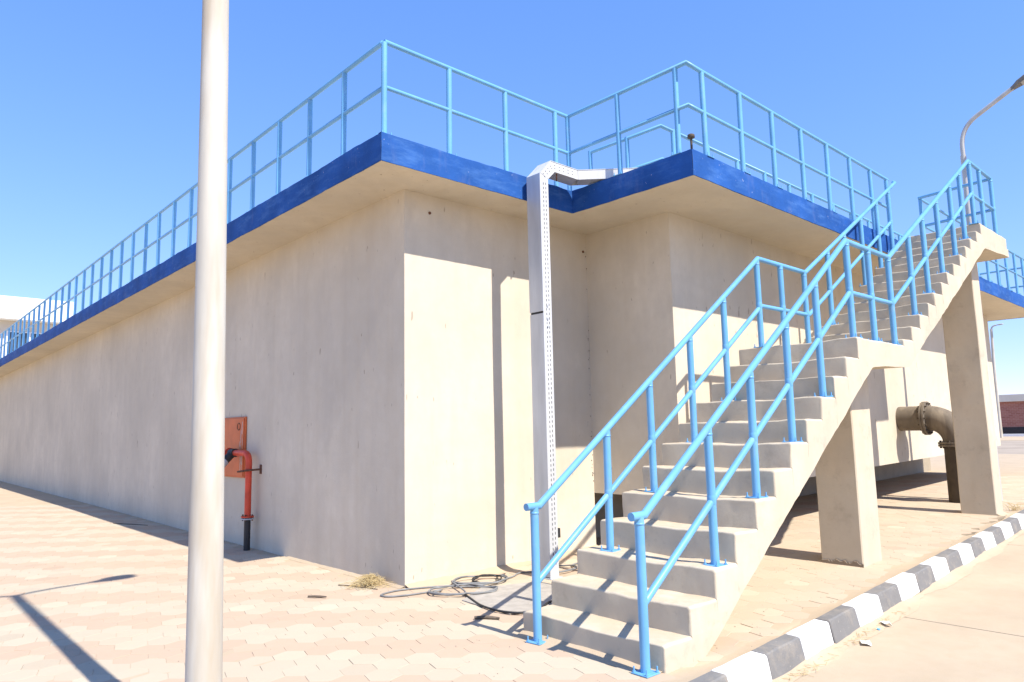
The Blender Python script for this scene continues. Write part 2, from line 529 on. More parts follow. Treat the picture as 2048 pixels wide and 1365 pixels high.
for j in range(-90, 130):
    for i in range(-130, 130):
        c = e1*(i*1.5*RC) + e2*((j + (.5 if i % 2 else 0))*F2F)
        x, y = c.x, c.y
        if y < kerb_y(x)+.16+RC*.8: continue
        if x > -.08 and y > -.08 and x < 3.1: continue
        if x > 2.9 and y > .38: continue
        q = project((x, y, 0))
        if q is None or q[2] > 17: continue
        if q[0] < -330 or q[0] > 1354 or q[1] > 1050: continue
        if -.42 < x < 0.3 and -3.4 < y < -2.2: continue
        band = ((j + (0 if i % 2 == 0 else .25)) // 2) % 2
        inside = -5 < q[0] < 1029 and q[1] < 687
        hidden = (x > .35 and -3.3 < y < -2.2 and x < 3.0)
        cells.append((q[2] + (0 if inside else 100) + (60 if hidden else 0), x, y, band, q))
cells.sort(key=lambda c: c[0])
fm = MB(); tones = []
rp = random.Random(3)
for k, (d, x, y, band, q) in enumerate(cells):
    warm = 1.0 if band else 0.0
    if x > .6 and y < -1.0: warm = .25 + .3*warm
    warm = max(0, min(1, warm + rp.uniform(-.08, .08)))
    bright = rp.uniform(.975, 1.02)
    if rp.random() < .05: bright *= 1.08; warm *= .3
    if rp.random() < .04: bright *= .93
    z = zg(x, y) + rp.uniform(-.0018, .0016)
    if k < 300:
        o = link('paver', me_hex, pave, (x, y, z))
        o.rotation_euler = (rp.uniform(-.008, .008), rp.uniform(-.008, .008), rp.uniform(-.012, .012))
        o['tone'] = (warm, bright, 0.)
    else:
        dz = z - zg(x, y)
        v_, f_ = hex_geo(x, y, lambda a, b: zg(a, b)+dz, RC-.0010, .0014, .02)
        fm.add(v_, f_, False); tones += [(warm, bright, 0.)]*len(f_)
field = fm.build('paver_field', PAVER_G, pave)
tag(field, kind='stuff')
at = field.data.attributes.new('tone', 'FLOAT_VECTOR', 'FACE')
at.data.foreach_set('vector', [c for t_ in tones for c in t_])

# ------------------------------------------------------------------ the concrete tank
tank = thing('concrete_tank', (0, 0, 0), 'long beige concrete tank building with overhanging blue-edged roof slab', 'building')
def wall_grid(name, p0, p1, zb0, zb1, zt, th, mat, parent, ox=0, amp=.006):
    """a wall between two ground points; front face subdivided and slightly uneven; th is the thickness vector"""
    p0 = Vector((*p0, 0)); p1 = Vector((*p1, 0)); th = Vector((*th, 0))
    L = (p1-p0).length; nx = max(2, min(60, int(L/.35))); nz = 14
    nrm = -th.normalized()
    mb = MB(); vs = []
    for i in range(nx+1):
        for k in range(nz+1):
            t_ = i/nx; s_ = k/nz
            p = p0.lerp(p1, t_); zb = zb0+(zb1-zb0)*t_
            p = Vector((p.x, p.y, zb+(zt-zb)*s_))
            p += nrm*wob(p, amp, .9).x
            vs.append(p)
    n = nz+1
    fs = [(i*n+k, (i+1)*n+k, (i+1)*n+k+1, i*n+k+1) for i in range(nx) for k in range(nz)]
    mb.add(vs, fs, True)
    a0 = [vs[k] for k in range(n)]; a1 = [vs[nx*n+k] for k in range(n)]
    b = [vs[i*n] for i in range(nx+1)]; tp = [vs[i*n+nz] for i in range(nx+1)]
    for line in (a0, a1, b, tp):
        m = len(line); mb.add(line + [v+th for v in line], [(i, i+1, m+i+1, m+i) for i in range(m-1)], False)
    q = [Vector((p0.x, p0.y, zb0)), Vector((p1.x, p1.y, zb1)), Vector((p1.x, p1.y, zt)), Vector((p0.x, p0.y, zt))]
    mb.add([v+th for v in q], [(0,1,2,3)], False)
    return mb.build(name, mat, parent)
wall_grid('wall', (0, 31), (0, 0), -.3, -.3, H0, (.35, 0), CON, tank)                # long shaded side
wall_grid('wall', (.002, 0), (LW, 0), -.3, -.3, H0, (0, .35), CON, tank)             # sunlit front
wall_grid('wall', (LW, .3), (LW, CY), .715, .715, H0, (.3, 0), CON, tank)            # return to the chamber
wall_grid('wall', (LW+.002, CY), (16.9, CY), .715, .93, H0, (0, .3), CON, tank)      # chamber front
wall_grid('wall', (16.9, CY+.002), (16.9, 20), .93, .93, H0, (-.3, 0), CON, tank)    # chamber far end
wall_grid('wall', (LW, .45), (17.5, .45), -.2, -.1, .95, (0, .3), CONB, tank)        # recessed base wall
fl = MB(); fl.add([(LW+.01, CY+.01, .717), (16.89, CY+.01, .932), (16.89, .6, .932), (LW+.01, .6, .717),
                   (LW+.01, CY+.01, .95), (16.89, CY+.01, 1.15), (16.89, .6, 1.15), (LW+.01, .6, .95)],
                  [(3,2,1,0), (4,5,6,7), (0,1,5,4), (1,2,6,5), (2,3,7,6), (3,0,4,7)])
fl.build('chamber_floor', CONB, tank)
# roof slab
AX, AY = -.658, -.579
NX, BY, EX = 2.107, -2.325, 18.1
outline = [(AX, AY), (NX, AY), (NX, BY), (EX, BY), (EX, 32.), (AX, 32.)]
sl = MB()
sl.prism([(AX+.01, AY+.01), (NX+.01, AY+.01), (NX+.01, BY+.01), (EX-.01, BY+.01), (EX-.01, 32.), (AX+.01, 32.)], 'z', H0, H1-.003)
slab = sl.build('roof_slab', CON, tank)
def fascia(p0, p1, nrm, seed):
    """painted slab edge, 12 mm skin with an uneven top and bottom line"""
    p0 = Vector((*p0, 0)); p1 = Vector((*p1, 0)); nrm = Vector((*nrm, 0))
    L = (p1-p0).length; n = max(3, int(L/.05)); n = min(n, 420)
    mb = MB(); vs = []
    for i in range(n+1):
        p = p0.lerp(p1, i/n)
        a = noise.noise(Vector((i/n*L*1.3, seed, 0)))*.010 + noise.noise(Vector((i/n*L*7, seed, 3)))*.007
        b = noise.noise(Vector((i/n*L*1.6, seed, 9)))*.007 + noise.noise(Vector((i/n*L*8, seed, 13)))*.004
        out = nrm*(wob((p.x, p.y, seed), .006, 1.2).x)
        for z, o in ((H0-.004+b, -.012), (H0-.004+b, .0), ((H0+H1)/2, .003), (H1+.003+a, .0), (H1+.004+a, -.06)):
            q = p + nrm*o + (out if o > -.01 else Vector())
            vs.append((q.x, q.y, z))
    fs = [(i*5+j, (i+1)*5+j, (i+1)*5+j+1, i*5+j+1) for i in range(n) for j in range(4)]
    mb.add(vs, fs, False)
    return mb.build('fascia', FASCIA, slab)
for k, ((a, b), nr) in enumerate([(((AX, 32.), (AX, AY)), (-1, 0)), (((AX, AY), (NX, AY)), (0, -1)), (((NX, AY), (NX, BY)), (-1, 0)),
                                  (((NX, BY), (EX, BY)), (0, -1)), (((EX, BY), (EX, 32.)), (1, 0))]):
    fascia(a, b, nr, k*5.3)
# tie holes and small marks
for (x, y, z, nx_, ny_) in ((.34, 0, 4.02, 0, -1), (2.93, 0, 3.98, 0, -1)):
    th_ = MB(); p = Vector((x, y, z)); nr = Vector((nx_, ny_, 0))
    th_.tube([p - nr*.02, p + nr*.012], .017, 10)
    th_.build('tie_hole', RUST, tank)

pm = MB(); r_ = random.Random(12)
for k in range(34):
    z = .85 + 3.2*r_.random(); p = Vector((LW-r_.uniform(.004, .035), -.001, z)); q = r_.uniform(.003, .008)
    pm.tube([p + Vector((0, .004, -q)), p + Vector((0, -.002, 0)), p + Vector((0, .004, q*1.6))], [q*.3, q, q*.3], 6)
tag(pm.build('joint_pits', m_simple('pit_shadow', (.16, .13, .10), .95), tank), kind='stuff')

# ------------------------------------------------------------------ guard railings on the roof
PR, RR = .0305, .0255
me_post = None
def shared_post(h):
    mb = MB(); mb.tube([(0,0,0), (0,0,h)], PR, 14)
    o = mb.build('post', RAIL); me = o.data; bpy.data.objects.remove(o); return me
def shared_plate():
    mb = MB(); mb.cbox((-.066, -.066, 0), (.066, .066, .009), .002)
    for sx in (-1, 1):
        for sy in (-1, 1):
            mb.tube([(sx*.052, sy*.052, .01), (sx*.052, sy*.052, .018)], .012, 6); mb.tube([(sx*.052, sy*.052, .018), (sx*.052, sy*.052, .045)], .0055, 6)
    o = mb.build('base_plate', RAIL); me = o.data; bpy.data.objects.remove(o); return me
ROOF_POST = shared_post(1.035 - RR)
PLATE = shared_plate()
GR = 'light blue guard railings on the tank roof'
def railing(label, path, posts, z0=H1, h=1.035, mid=.535):
    r = thing('guard_railing', (*posts[0], z0), label, 'railing', GR)
    t_ = MB(); t_.tube([(x, y, z0+h-RR*.4) for x, y in path], RR, 14); t_.build('top_rail', RAIL, r)
    t_ = MB(); t_.tube([(x, y, z0+mid) for x, y in path], RR*.92, 14); t_.build('mid_rail', RAIL, r)
    for i, (x, y) in enumerate(posts):
        p = link('post', ROOF_POST, r, (x+random.uniform(-.004, .004), y+random.uniform(-.004, .004), z0))
        p.rotation_euler = (random.uniform(-.006, .006), random.uniform(-.006, .006), 0)
        pl = link('base_plate', PLATE, p, (0, 0, 0))
    return r
RX, RY = AX+.088, AY+.088
ly = [RY+.8171+.8163*k for k in range(0, 38)]
railing('light blue pipe railing along the long shaded left edge of the roof', [(RX, 31.6), (RX, RY+.03)], [(RX, y) for y in ly if y < 31.5])
railing('short light blue pipe railing above the sunlit front fascia, left of the cable tray', [(RX, RY), (NX+.058, RY)],
        [(RX, RY)] + [(RX+.8302*k, RY) for k in (1, 2, 3)] + [(NX+.058, RY)])
railing('light blue pipe railing on the inner return edge of the roof above the shaded fascia', [(NX+.058, RY-.03), (NX+.058, BY+.058), (NX+.30, BY+.058)],
        [(NX+.058, -1.3064), (NX+.058, -2.1207)])
CR = BY+.058
x0_ = NX+.058+.3072
railing('long light blue pipe railing above the sunlit chamber fascia, ending at the stair top', [(NX+.30, CR), (7.98, CR)], [(x0_+.7956*k, CR) for k in range(7)] + [(7.93, CR)])
railing('light blue pipe railing on the roof beyond the stair top, seen under its landing', [(9.50, CR), (EX-.06, CR), (EX-.06, 9.0)],
        [(9.52+.8*k, CR) for k in range(11)] + [(EX-.06, CR+.8*k) for k in range(1, 14)])
railing('inner light blue railing set back from the chamber roof edge', [(3.22, .06), (3.25, -1.15), (16.2, -1.18)],
        [(3.22, .05), (3.235, -.60), (3.52, -1.15)] + [(3.52+.82*k, -1.16) for k in range(1, 16)], h=1.0)

# ------------------------------------------------------------------ staircase
SY0, SY1 = -3.48, -2.345                                # near and far sides
stairs = thing('concrete_staircase', (-.36, -2.9, 0), 'beige concrete outdoor staircase climbing to the roof on two square columns', 'staircase')
zl = [.165, .355, .55, .765, .985, 1.195, 1.405, 1.60, 1.81, 2.01, 2.21, 2.425]
xl = [-.365 + .3165*i for i in range(12)]
steps = [[xl[i], zl[i]] for i in range(12)]
for k in range(13):
    steps.append([4.39+.3083*k, 2.50+.1702*k])
ends = [s[0] for s in steps[1:]] + [9.62]
def under(x):
    if x < 3.43: return max(zg(0, -3)-.12, .640*(x-.10))
    if x < 4.50: return 2.135 + .045*(x-3.43)
    if x < 8.20: return 2.183 + .536*(x-4.50)
    return 4.167 + .05*(x-8.2)
def far_y(x): return SY1 + .19*(1-sstep(4.2, 6.2, x))
def step_mesh(i):
    x0, z1 = steps[i]; x1 = ends[i]
    zp = steps[i-1][1] if i else zg(x0, -3)-.06
    r = .007 + .010*random.random()
    rise = z1 - zp
    nt = 4
    cols = [(x0 + r*(1-math.cos(math.pi/2*k/nt)), r*(1-math.sin(math.pi/2*k/nt))) for k in range(nt+1)]
    L = x1-(x0+r); m = max(3, int(L/.06))
    cols += [(x0+r+L*k/m, 0) for k in range(1, m+1)]
    rs = .022
    if i == 24:
        cols = [c_ for c_ in cols if c_[0] < x1-.10] + [(x1-.09+.09*math.sin(math.pi/2*k/5), .09*(1-math.cos(math.pi/2*k/5))) for k in range(6)]
    def sect(x, ins):
        pts = []
        zb = under(x); yf = far_y(x)
        zq = min(zp, z1-.02)
        zs = [zb + (zq-zb)*t_ for t_ in (0, .5, 1.)] if zq > zb+.02 else [zb, zb+.01, zb+.02]
        zs += [zs[-1] + (z1-rs-zs[-1])*t_ for t_ in (.04, .5, 1.)]
        for k, z in enumerate(zs): pts.append((SY0 + (ins if k >= 3 else 0), z))
        for k in range(1, 5):
            a = math.pi/2*k/4; pts.append((SY0 + ins + rs*(1-math.cos(a)), z1-rs + rs*math.sin(a) - ins))
        for k in range(1, 26):
            t_ = k/26; pts.append((SY0+rs + (yf-SY0-2*rs)*t_, z1-ins))
        for k in range(4, 0, -1):
            a = math.pi/2*k/4; pts.append((yf - ins - rs*(1-math.cos(a)), z1-rs + rs*math.sin(a) - ins))
        for k in range(len(zs)-1, -1, -1): pts.append((yf - (ins if k >= 3 else 0), zs[k]))
        return pts
    vs = []; fs = []
    for (x, ins) in cols:
        vs += [Vector((x, y, z)) for y, z in sect(x, ins)]
    n = len(sect(*cols[0]))
    for a in range(len(cols)-1):
        for b in range(n-1): fs.append((a*n+b, (a+1)*n+b, (a+1)*n+b+1, a*n+b+1))
        fs.append((a*n+n-1, (a+1)*n+n-1, (a+1)*n, a*n))
    # front riser: top curve down to the tread below
    top = list(range(2, n-2))
    rows = 4; base = len(vs); z_lo = zp-.02
    first = [vs[t_].copy() for t_ in top]
    for rr in range(1, rows+1):
        for p in first: vs.append(Vector((p.x, p.y, p.z + (z_lo-p.z)*rr/rows)))
    w = len(top)
    for rr in range(rows):
        for b in range(w-1):
            A = (top[b] if rr == 0 else base+(rr-1)*w+b); B = (top[b+1] if rr == 0 else base+(rr-1)*w+b+1)
            fs.append((A, B, base+rr*w+b+1, base+rr*w+b))
    fs.append(tuple(range((len(cols)-1)*n, len(cols)*n)))
    out = []
    for p in vs:
        q = p + wob(p, .011, 2.1) + wob(p, .005, 8.) + wob(p, .0025, 27.)
        q += Vector((0, 0, -.012*max(0, 1-abs(p.y+2.95)/.35)*(1 if p.z > zp+.02 and rise > .1 else 0)))
        if p.z < .02: q.z = p.z
        out.append(q)
    mb = MB(); mb.add(out, fs, True)
    return mb
for i in range(25):
    nm = 'step' if i not in (11, 24) else ('landing' if i == 11 else 'top_landing')
    so = step_mesh(i).build(nm, CONS, stairs)
    wm = so.modifiers.new('weighted', 'WEIGHTED_NORMAL'); wm.weight = 80; wm.keep_sharp = True
    so.data.set_sharp_from_angle(angle=math.radians(42))
def column(x0, x1, y0, y1, z0, z1):
    mb = MB(); c = .012; nz = 18; vs = []
    ring = [(x0+c, y0), ((x0+x1)/2, y0), (x1-c, y0), (x1, y0+c), (x1, (y0+y1)/2), (x1, y1-c), (x1-c, y1), ((x0+x1)/2, y1), (x0+c, y1), (x0, y1-c), (x0, (y0+y1)/2), (x0, y0+c)]
    for k in range(nz+1):
        z = z0+(z1-z0)*k/nz
        for (x, y) in ring:
            p = Vector((x, y, z)); w = wob(p, .007, 1.8)
            vs.append((x+w.x, y+w.y, z))
    fs = [(k*12+j, k*12+(j+1) % 12, (k+1)*12+(j+1) % 12, (k+1)*12+j) for k in range(nz) for j in range(12)]
    fs.append(tuple(range(nz*12, nz*12+12)))
    mb.add(vs, fs, False)
    return mb.build('column', CONS, stairs)
column(3.70, 4.22, -3.12, -2.67, -.1, 2.16)
column(8.66, 9.02, -3.16, -2.68, -.1, 4.19)

# ------------------------------------------------------------------ stair handrails
def stair_post_mesh(h):
    mb = MB(); mb.tube([(0,0,0), (0,0,h)], .0322, 18)
    o = mb.build('post', RAIL); me = o.data; bpy.data.objects.remove(o); return me
def tread_z(x):
    z = zg(x, -3)
    for (sx, sz), e in zip(steps, ends):
        if sx <= x < e+.001: z = sz
    return z
HG = 'light blue pipe handrails of the staircase'
def rail_z(x):
    if x < 3.21: return .985 + max(0, x+.40)*.684
    if x < 4.40: return 3.455
    if x < 8.11: return 3.455 + (x-4.40)*.5645
    return 5.55
def weld_mesh():
    mb = MB(); mb.tube([(0, 0, -.034), (0, 0, -.029), (0, 0, .029), (0, 0, .034)], [.0325, .0342, .0342, .0325], 16, False)
    o = mb.build('weld_bead', RAIL); me = o.data; bpy.data.objects.remove(o); return me
WELD = weld_mesh()
def handrail(label, y, posts, path_top, path_mid):
    r = thing('stair_handrail', (posts[0], y, 0), label, 'handrail', HG)
    t_ = MB(); t_.tube(path_top, .0280, 18); t_.build('top_rail', RAIL, r)
    t_ = MB(); t_.tube(path_mid, .0255, 18); t_.build('mid_rail', RAIL, r)
    for x in posts:
        yy = y
        z = tread_z(x) - .004 if x > -.37 else zg(x, y)
        h = rail_z(x) - z - .006
        p = link('post', stair_post_mesh(h), r, (x, yy, z))
        p.rotation_euler = (random.uniform(-.004, .004), random.uniform(-.004, .004), 0)
        pl = link('base_plate', PLATE, p, (0, 0, .002)); pl.rotation_euler = (0, 0, random.uniform(-.15, .15))
        if x > -.3: link('weld_bead', WELD, p, (0, 0, rail_z(x) - .53 - z))
        link('weld_bead', WELD, p, (0, 0, h - .044)).scale = (1, 1, .25)
    return r
def tops(y, x_end, tail):
    return [(-.535, y, .985), (-.40, y, .985), (3.21, y, 3.455), (4.40, y, 3.455), (x_end, y, rail_z(x_end))] + tail
def mids(y, x_end, tail):
    zm = lambda x: rail_z(x) - .53
    return [(-.445, y, .425), (3.22, y, 2.905), (4.42, y, 2.915), (x_end, y, zm(x_end))] + tail
YN, YF = -3.39, -2.405
handrail('light blue pipe handrail on the near side of the stairs, turning round the top landing', YN,
         [-.45, .424, 1.078, 1.75, 2.42, 3.232, 3.80, 4.375, 5.122, 5.714, 6.35, 7.00, 7.56, 8.13, 8.69, 9.33],
         tops(YN, 8.11, [(9.35, YN, 5.55), (9.50, CR+.02, 5.55)]),
         mids(YN, 8.11, [(9.34, YN, 5.02), (9.49, CR+.02, 5.02)]))
handrail('light blue pipe handrail on the tank side of the stairs', YF,
         [-.445, .42, 1.06, 1.745, 2.41, 3.18, 3.74, 4.36, 5.10, 5.69, 6.32, 6.98, 7.53],
         tops(YF, 7.88, [(7.98, YF+.05, 5.47)]), mids(YF, 7.54, []))

# ------------------------------------------------------------------ cable tray
tray = thing('cable_tray', (1.32, -.77, 0), 'galvanised cable tray rising up the front wall and bending over the roof edge', 'cable tray')
TX0, TX1, TY0, TY1 = 1.255, 1.385, -.870, -.665
TXB = 1.90 + (TY1-TY0)*.4142
ZB, ZT = 4.530, 4.645
outer = [(TX0, .01), (TX0, ZT-.18), (TX0+.18, ZT), (1.90, ZT)]
inner = [(1.90, ZB), (TX1+.115, ZB), (TX1, ZB-.115), (TX1, .01)]
inz = zg(1.2, -.8)
for y in (TY0, TY1-.005):
    mb = MB()
    mb.prism([(TX0, inz), (TX0, ZT-.18), (TX1, ZB-.115), (TX1, inz)], 'y', y, y+.005)
    mb.build('side_rail', TRAYR, tray)
    mb = MB(); mb.prism([(TX0, ZT-.179), (TX0+.18, ZT), (TX1+.115, ZB), (TX1, ZB-.114)], 'y', y-.002, y+.006)
    mb.build('elbow_side', TRAYR, tray)
    mb = MB(); xe = 1.90 if y == TY0 else TXB
    mb.prism([(TX0+.181, ZT), (xe, ZT), (xe, ZB), (TX1+.116, ZB)], 'y', y, y+.005)
    mb.build('side_rail', TRAYR, tray)
mb = MB(); mb.cbox((TX0-.006, TY0-.004, inz+.02), (TX0, TY1+.004, 2.845), .001); mb.build('cover_panel', TRAYC, tray)
mb = MB(); mb.cbox((TX0-.010, TY0-.006, 2.868), (TX0-.003, TY1+.006, ZT-.185), .001); mb.build('cover_panel', TRAYC, tray)
mb = MB(); mb.box((TX0-.002, TY0+.01, 2.82), (TX0-.0005, TY1-.01, 2.90)); mb.build('cover_gap', SLOT, tray)
mb = MB(); mb.prism([(TX0-.008, ZT-.184), (TX0+.178, ZT+.006), (TX0+.18, ZT), (TX0, ZT-.184)], 'y', TY0-.006, TY1+.006); mb.build('elbow_cover', TRAYR, tray)
mb = MB(); mb.prism([(TX0+.181, TY0-.005), (1.90, TY0-.005), (TXB, TY1+.005), (TX0+.181, TY1+.005)], 'z', ZT, ZT+.006); mb.build('cover_panel', TRAYR, tray)
mb = MB(); mb.prism([(TX1+.117, TY0+.005), (1.90, TY0+.005), (TXB-.002, TY1-.006), (TX1+.117, TY1-.006)], 'z', ZB, ZB+.004); mb.build('tray_bottom', TRAYC, tray)
mb = MB(); mb.box((TX1-.004, TY0+.005, inz+.01), (TX1, TY1-.006, ZB-.12)); mb.build('tray_bottom', TRAYC, tray)
# angled run over the roof edge
d45 = Vector((1, -1)).normalized(); n45 = Vector((1, 1)).normalized()
pA = Vector((1.90, TY0)); pB = Vector((TXB, TY1))
LL = 1.0
def run45(a, b, z0, z1, w0, w1, name, mat):
    mb = MB()
    base = Vector((1.90, TY0))
    pts = [base + d45*a + n45*w0, base + d45*b + n45*w0, base + d45*b + n45*w1, base + d45*a + n45*w1]
    mb.prism([(p.x, p.y) for p in pts], 'z', z0, z1); return mb.build(name, mat, tray)
run45(.004, LL, ZB, ZT, 0, .005, 'side_rail', TRAYR)
run45(-.082, LL, ZB, ZT, .200, .205, 'side_rail', TRAYR)
run45(.0, LL, ZB, ZB+.004, .006, .199, 'tray_bottom', TRAYC)
run45(-.02, LL, ZT, ZT+.006, -.004, .209, 'cover_panel', TRAYR)
sl = MB()                                              # rows of dark plates on the rail, painted-in shade for its slots
z = .12
while z < ZB-.16:
    for dx, w in ((.050, .009), (.090, .009)):
        zz = z + (.0 if dx < .06 else .006)
        sl.box((TX0+dx-w/2, TY0-.0012, zz), (TX0+dx+w/2, TY0-.0002, zz+.027))
    z += .052
x = TX0+.24
while x < 1.86:
    for dz in (.035, .072): sl.box((x, TY0-.0012, ZB+dz), (x+.018, TY0-.0002, ZB+dz+.008))
    x += .075
for k in range(4):
    for s_ in (.035, .07):
        px = TX0 + .02 + .04*k + s_*.72; pz = ZT-.165 + .04*k - s_*.72
        sl.box((px, TY0-.0034, pz), (px+.011, TY0-.0022, pz+.013))
tag(sl.build('slot_shade', SLOT, tray), kind='stuff')
br = MB(); br.tube([(1.56, TY0+.03, ZB-.001), (1.56, TY0+.03, ZB-.055), (1.61, TY0+.08, ZB-.06)], .008, 8); br.build('hanger_hook', RUST, tray)
br = MB(); br.cbox((TX0-.02, TY0-.03, inz-.01), (TX1+.03, TY1+.03, inz+.012), .003); br.build('foot_plate', TRAYC, tray)
br = MB(); br.cbox((TX1+.001, TY0-.012, .40), (TX1+.03, TY0+.03, .50), .003); br.build('wall_clip', DARKM, tray)
for zz in (2.70, 2.78, 2.93):
    br = MB(); br.tube([(TX0+.06, TY0+.002, zz), (TX0+.06, TY0-.010, zz)], .011, 8); br.build('splice_bolt', TRAYC, tray)

# ------------------------------------------------------------------ street lamps
def bez(p0, p1, p2, n=8):
    out = []
    for k in range(n+1):
        t_ = k/n; out.append(Vector(p0)*(1-t_)**2 + Vector(p1)*2*t_*(1-t_) + Vector(p2)*t_*t_)
    return out
HEADM = m_simple('dark_grey_luminaire', (.16, .15, .14), .6)
def lamp_head(parent, p, d, up, L=.50, hm=None):
    """flat tapering luminaire along direction d"""
    d = Vector(d).normalized(); s = d.cross(Vector(up)).normalized(); u = s.cross(d).normalized()
    mb = MB(); vs = []; secs = [(0, .035, .03, -.03), (.08, .05, .04, -.035), (.16, .10, .055, -.03), (.32, .13, .055, -.03), (L-.05, .115, .04, -.028), (L, .07, .015, -.02)]
    for (t_, w, hu, hd) in secs:
        for (a, b) in ((-1, hd), (1, hd), (1, hu*.4), (.55, hu), (-.55, hu), (-1, hu*.4)):
            vs.append(Vector(p) + d*t_ + s*(a*w) + u*b)
    fs = [(i*6+k, i*6+(k+1) % 6, (i+1)*6+(k+1) % 6, (i+1)*6+k) for i in range(len(secs)-1) for k in range(6)] + [tuple(range(6)), tuple(range(30, 36))]
    mb.add(vs, fs, False); h = mb.build('lamp_head', hm or LAMPGREY, parent)
    mb = MB(); c = Vector(p)+d*.30 - u*.032
    q = [c + d*a + s*b for a, b in ((-.12, -.09), (.13, -.085), (.13, .085), (-.12, .09))]
    mb.add([v - u*.012 for v in q] + q, [(0,1,2,3), (4,5,1,0), (5,6,2,1), (6,7,3,2), (7,4,0,3)], False)
    mb.build('lens', LENS, h)
lp = thing('street_lamp', (-2.97, -2.72, 0), 'tall whitish double-arm street lamp pole in the foreground, close to the camera', 'street lamp')
b0 = Vector((-2.955, -2.70, zg(-2.95, -2.7))); b1 = Vector((-3.035, -2.645, 6.66))
mb = MB(); mb.tube([b0, b0.lerp(b1, .3), b0.lerp(b1, .6), b1], [.0855, .0745, .0660, .050], 28); mb.build('pole', POLE, lp)
mb = MB(); mb.cbox((b0.x-.2, b0.y-.2, b0.z-.005), (b0.x+.2, b0.y+.2, b0.z+.02), .003); mb.build('base_plate', POLE, lp)
for s_ in (1, -1):
    tip = b1 + Vector((s_*.72, .02, .20))
    mb = MB(); mb.tube(bez(b1 - Vector((0, 0, .03)), b1 + Vector((s_*.12, 0, .16)), tip, 8), .026, 12); mb.build('arm', POLE, lp)
    lamp_head(lp, tip, (s_*1.0, .02, .17), (0, 0, 1), .47)
lp2 = thing('street_lamp', (10.62, -2.74, 0), 'grey single-arm street lamp rising behind the stair top landing', 'street lamp')
b0 = Vector((10.62, -2.72, zg(10.6, -2.7)))
mb = MB(); mb.tube([b0, (10.62, -2.72, 4.0), (10.62, -2.735, 6.45)], [.07, .055, .045], 18); mb.build('pole', LAMPGREY, lp2)
mb = MB(); mb.tube([(10.62, -2.735, 6.40)] + bez((10.62, -2.735, 6.66), (10.63, -2.74, 7.03), (10.64, -3.02, 7.18), 10) + [(10.64, -3.60, 7.49)], .040, 14); mb.build('arm', LAMPGREY, lp2)
mb = MB(); mb.tube([(10.62, -2.735, 6.36), (10.62, -2.735, 6.48)], .050, 14); mb.build('collar', LAMPGREY, lp2)
lamp_head(lp2, (10.64, -3.56, 7.47), (0, -1, .50), (0, 0, 1), .60, HEADM)
lp3 = thing('street_lamp', (60.5, 8.8, 0), 'slim distant lamp post beside the far end of the tank', 'street lamp')
mb = MB(); mb.tube([(61.2, 8.96, .2), (61.0, 8.9, 5.0), (60.8, 8.75, 8.7)], [.15, .12, .09], 10); mb.build('pole', POLE, lp3)
mb = MB(); mb.tube(bez((60.8, 8.75, 8.65), (60.8, 8.7, 8.95), (60.8, 8.4, 8.95), 6), .06, 8); mb.build('arm', LAMPGREY, lp3)
lamp_head(lp3, (60.8, 8.42, 8.95), (0, -1, .1), (0, 0, 1), .5)

# ------------------------------------------------------------------ fire hose point on the shaded wall
cab = thing('fire_hose_cabinet', (0, 4.58, .94), 'scratched orange-red hose cabinet on the shaded wall, half hidden by the pale pole', 'cabinet')
mb = MB(); mb.cbox((-.028, 4.155, .945), (.0, 5.02, 1.845), .006); mb.build('cabinet_body', ORG, cab)
mb = MB(); mb.cbox((-.040, 4.185, .965), (-.0285, 4.985, 1.825), .004); door = mb.build('door', ORG, cab)
mb = MB(); c = Vector((-.0425, 4.36, 1.70)); mb.tube([c + Vector((0, math.cos(a)*.052, math.sin(a)*.052)) for a in [2*math.pi*k/20 for k in range(21)]], .006, 6, False); mb.build('emblem_ring', RUST, door)
for k in range(4):
    mb = MB(); mb.cbox((-.0445, 4.30, 1.50+.03*k), (-.0402, 4.42, 1.508+.03*k), .0008); mb.build('louvre', ORG, door)
rs_ = random.Random(5)
mb = MB()
for k in range(16):
    y = 4.205 + rs_.uniform(0, .10); z0_ = rs_.uniform(1.0, 1.62); mb.box((-.0412, y, z0_), (-.0403, y+rs_.uniform(.004, .014), z0_+rs_.uniform(.06, .19)))
tag(mb.build('paint_scratch', SCRATCH, door), kind='stuff')
hyd = thing('standpipe', (-.14, 3.70, 0), 'red hydrant standpipe with a bend and hose valve beside the hose cabinet', 'standpipe')
HX, HY = -.145, 3.70
mb = MB(); mb.tube([(HX, HY, zg(HX, HY)-.02), (HX, HY, .40)], .044, 18); mb.build('lower_pipe', DARKM, hyd)
for z0_ in (.395, .425):
    mb = MB(); mb.tube([(HX, HY, z0_), (HX, HY, z0_+.018)], .088, 20); mb.build('flange', REDP if z0_ > .4 else CAPG, hyd)
for k in range(4):
    a = math.pi/4+k*math.pi/2; mb = MB(); mb.tube([(HX+.068*math.cos(a), HY+.068*math.sin(a), .375), (HX+.068*math.cos(a), HY+.068*math.sin(a), .465)], .010, 6); mb.build('bolt', RUST, hyd)
mb = MB(); mb.tube([(HX, HY, .44)] + [(HX, HY, 1.18)] + bez((HX, HY, 1.18), (HX, HY, 1.315), (HX, HY+.17, 1.315), 8)[1:] + [(HX, HY+.52, 1.315)], .0445, 20); mb.build('red_pipe', REDP, hyd)
mb = MB(); mb.tube([(HX, HY+.50, 1.315), (HX, HY+.66, 1.315)], .062, 16); mb.tube([(HX-.02, HY+.58, 1.30), (HX-.13, HY+.56, 1.20)], .058, 16); mb.tube([(HX, HY+.66, 1.315), (HX, HY+.76, 1.315)], .018, 10)
vb = mb.build('hose_valve', DARKM, hyd)
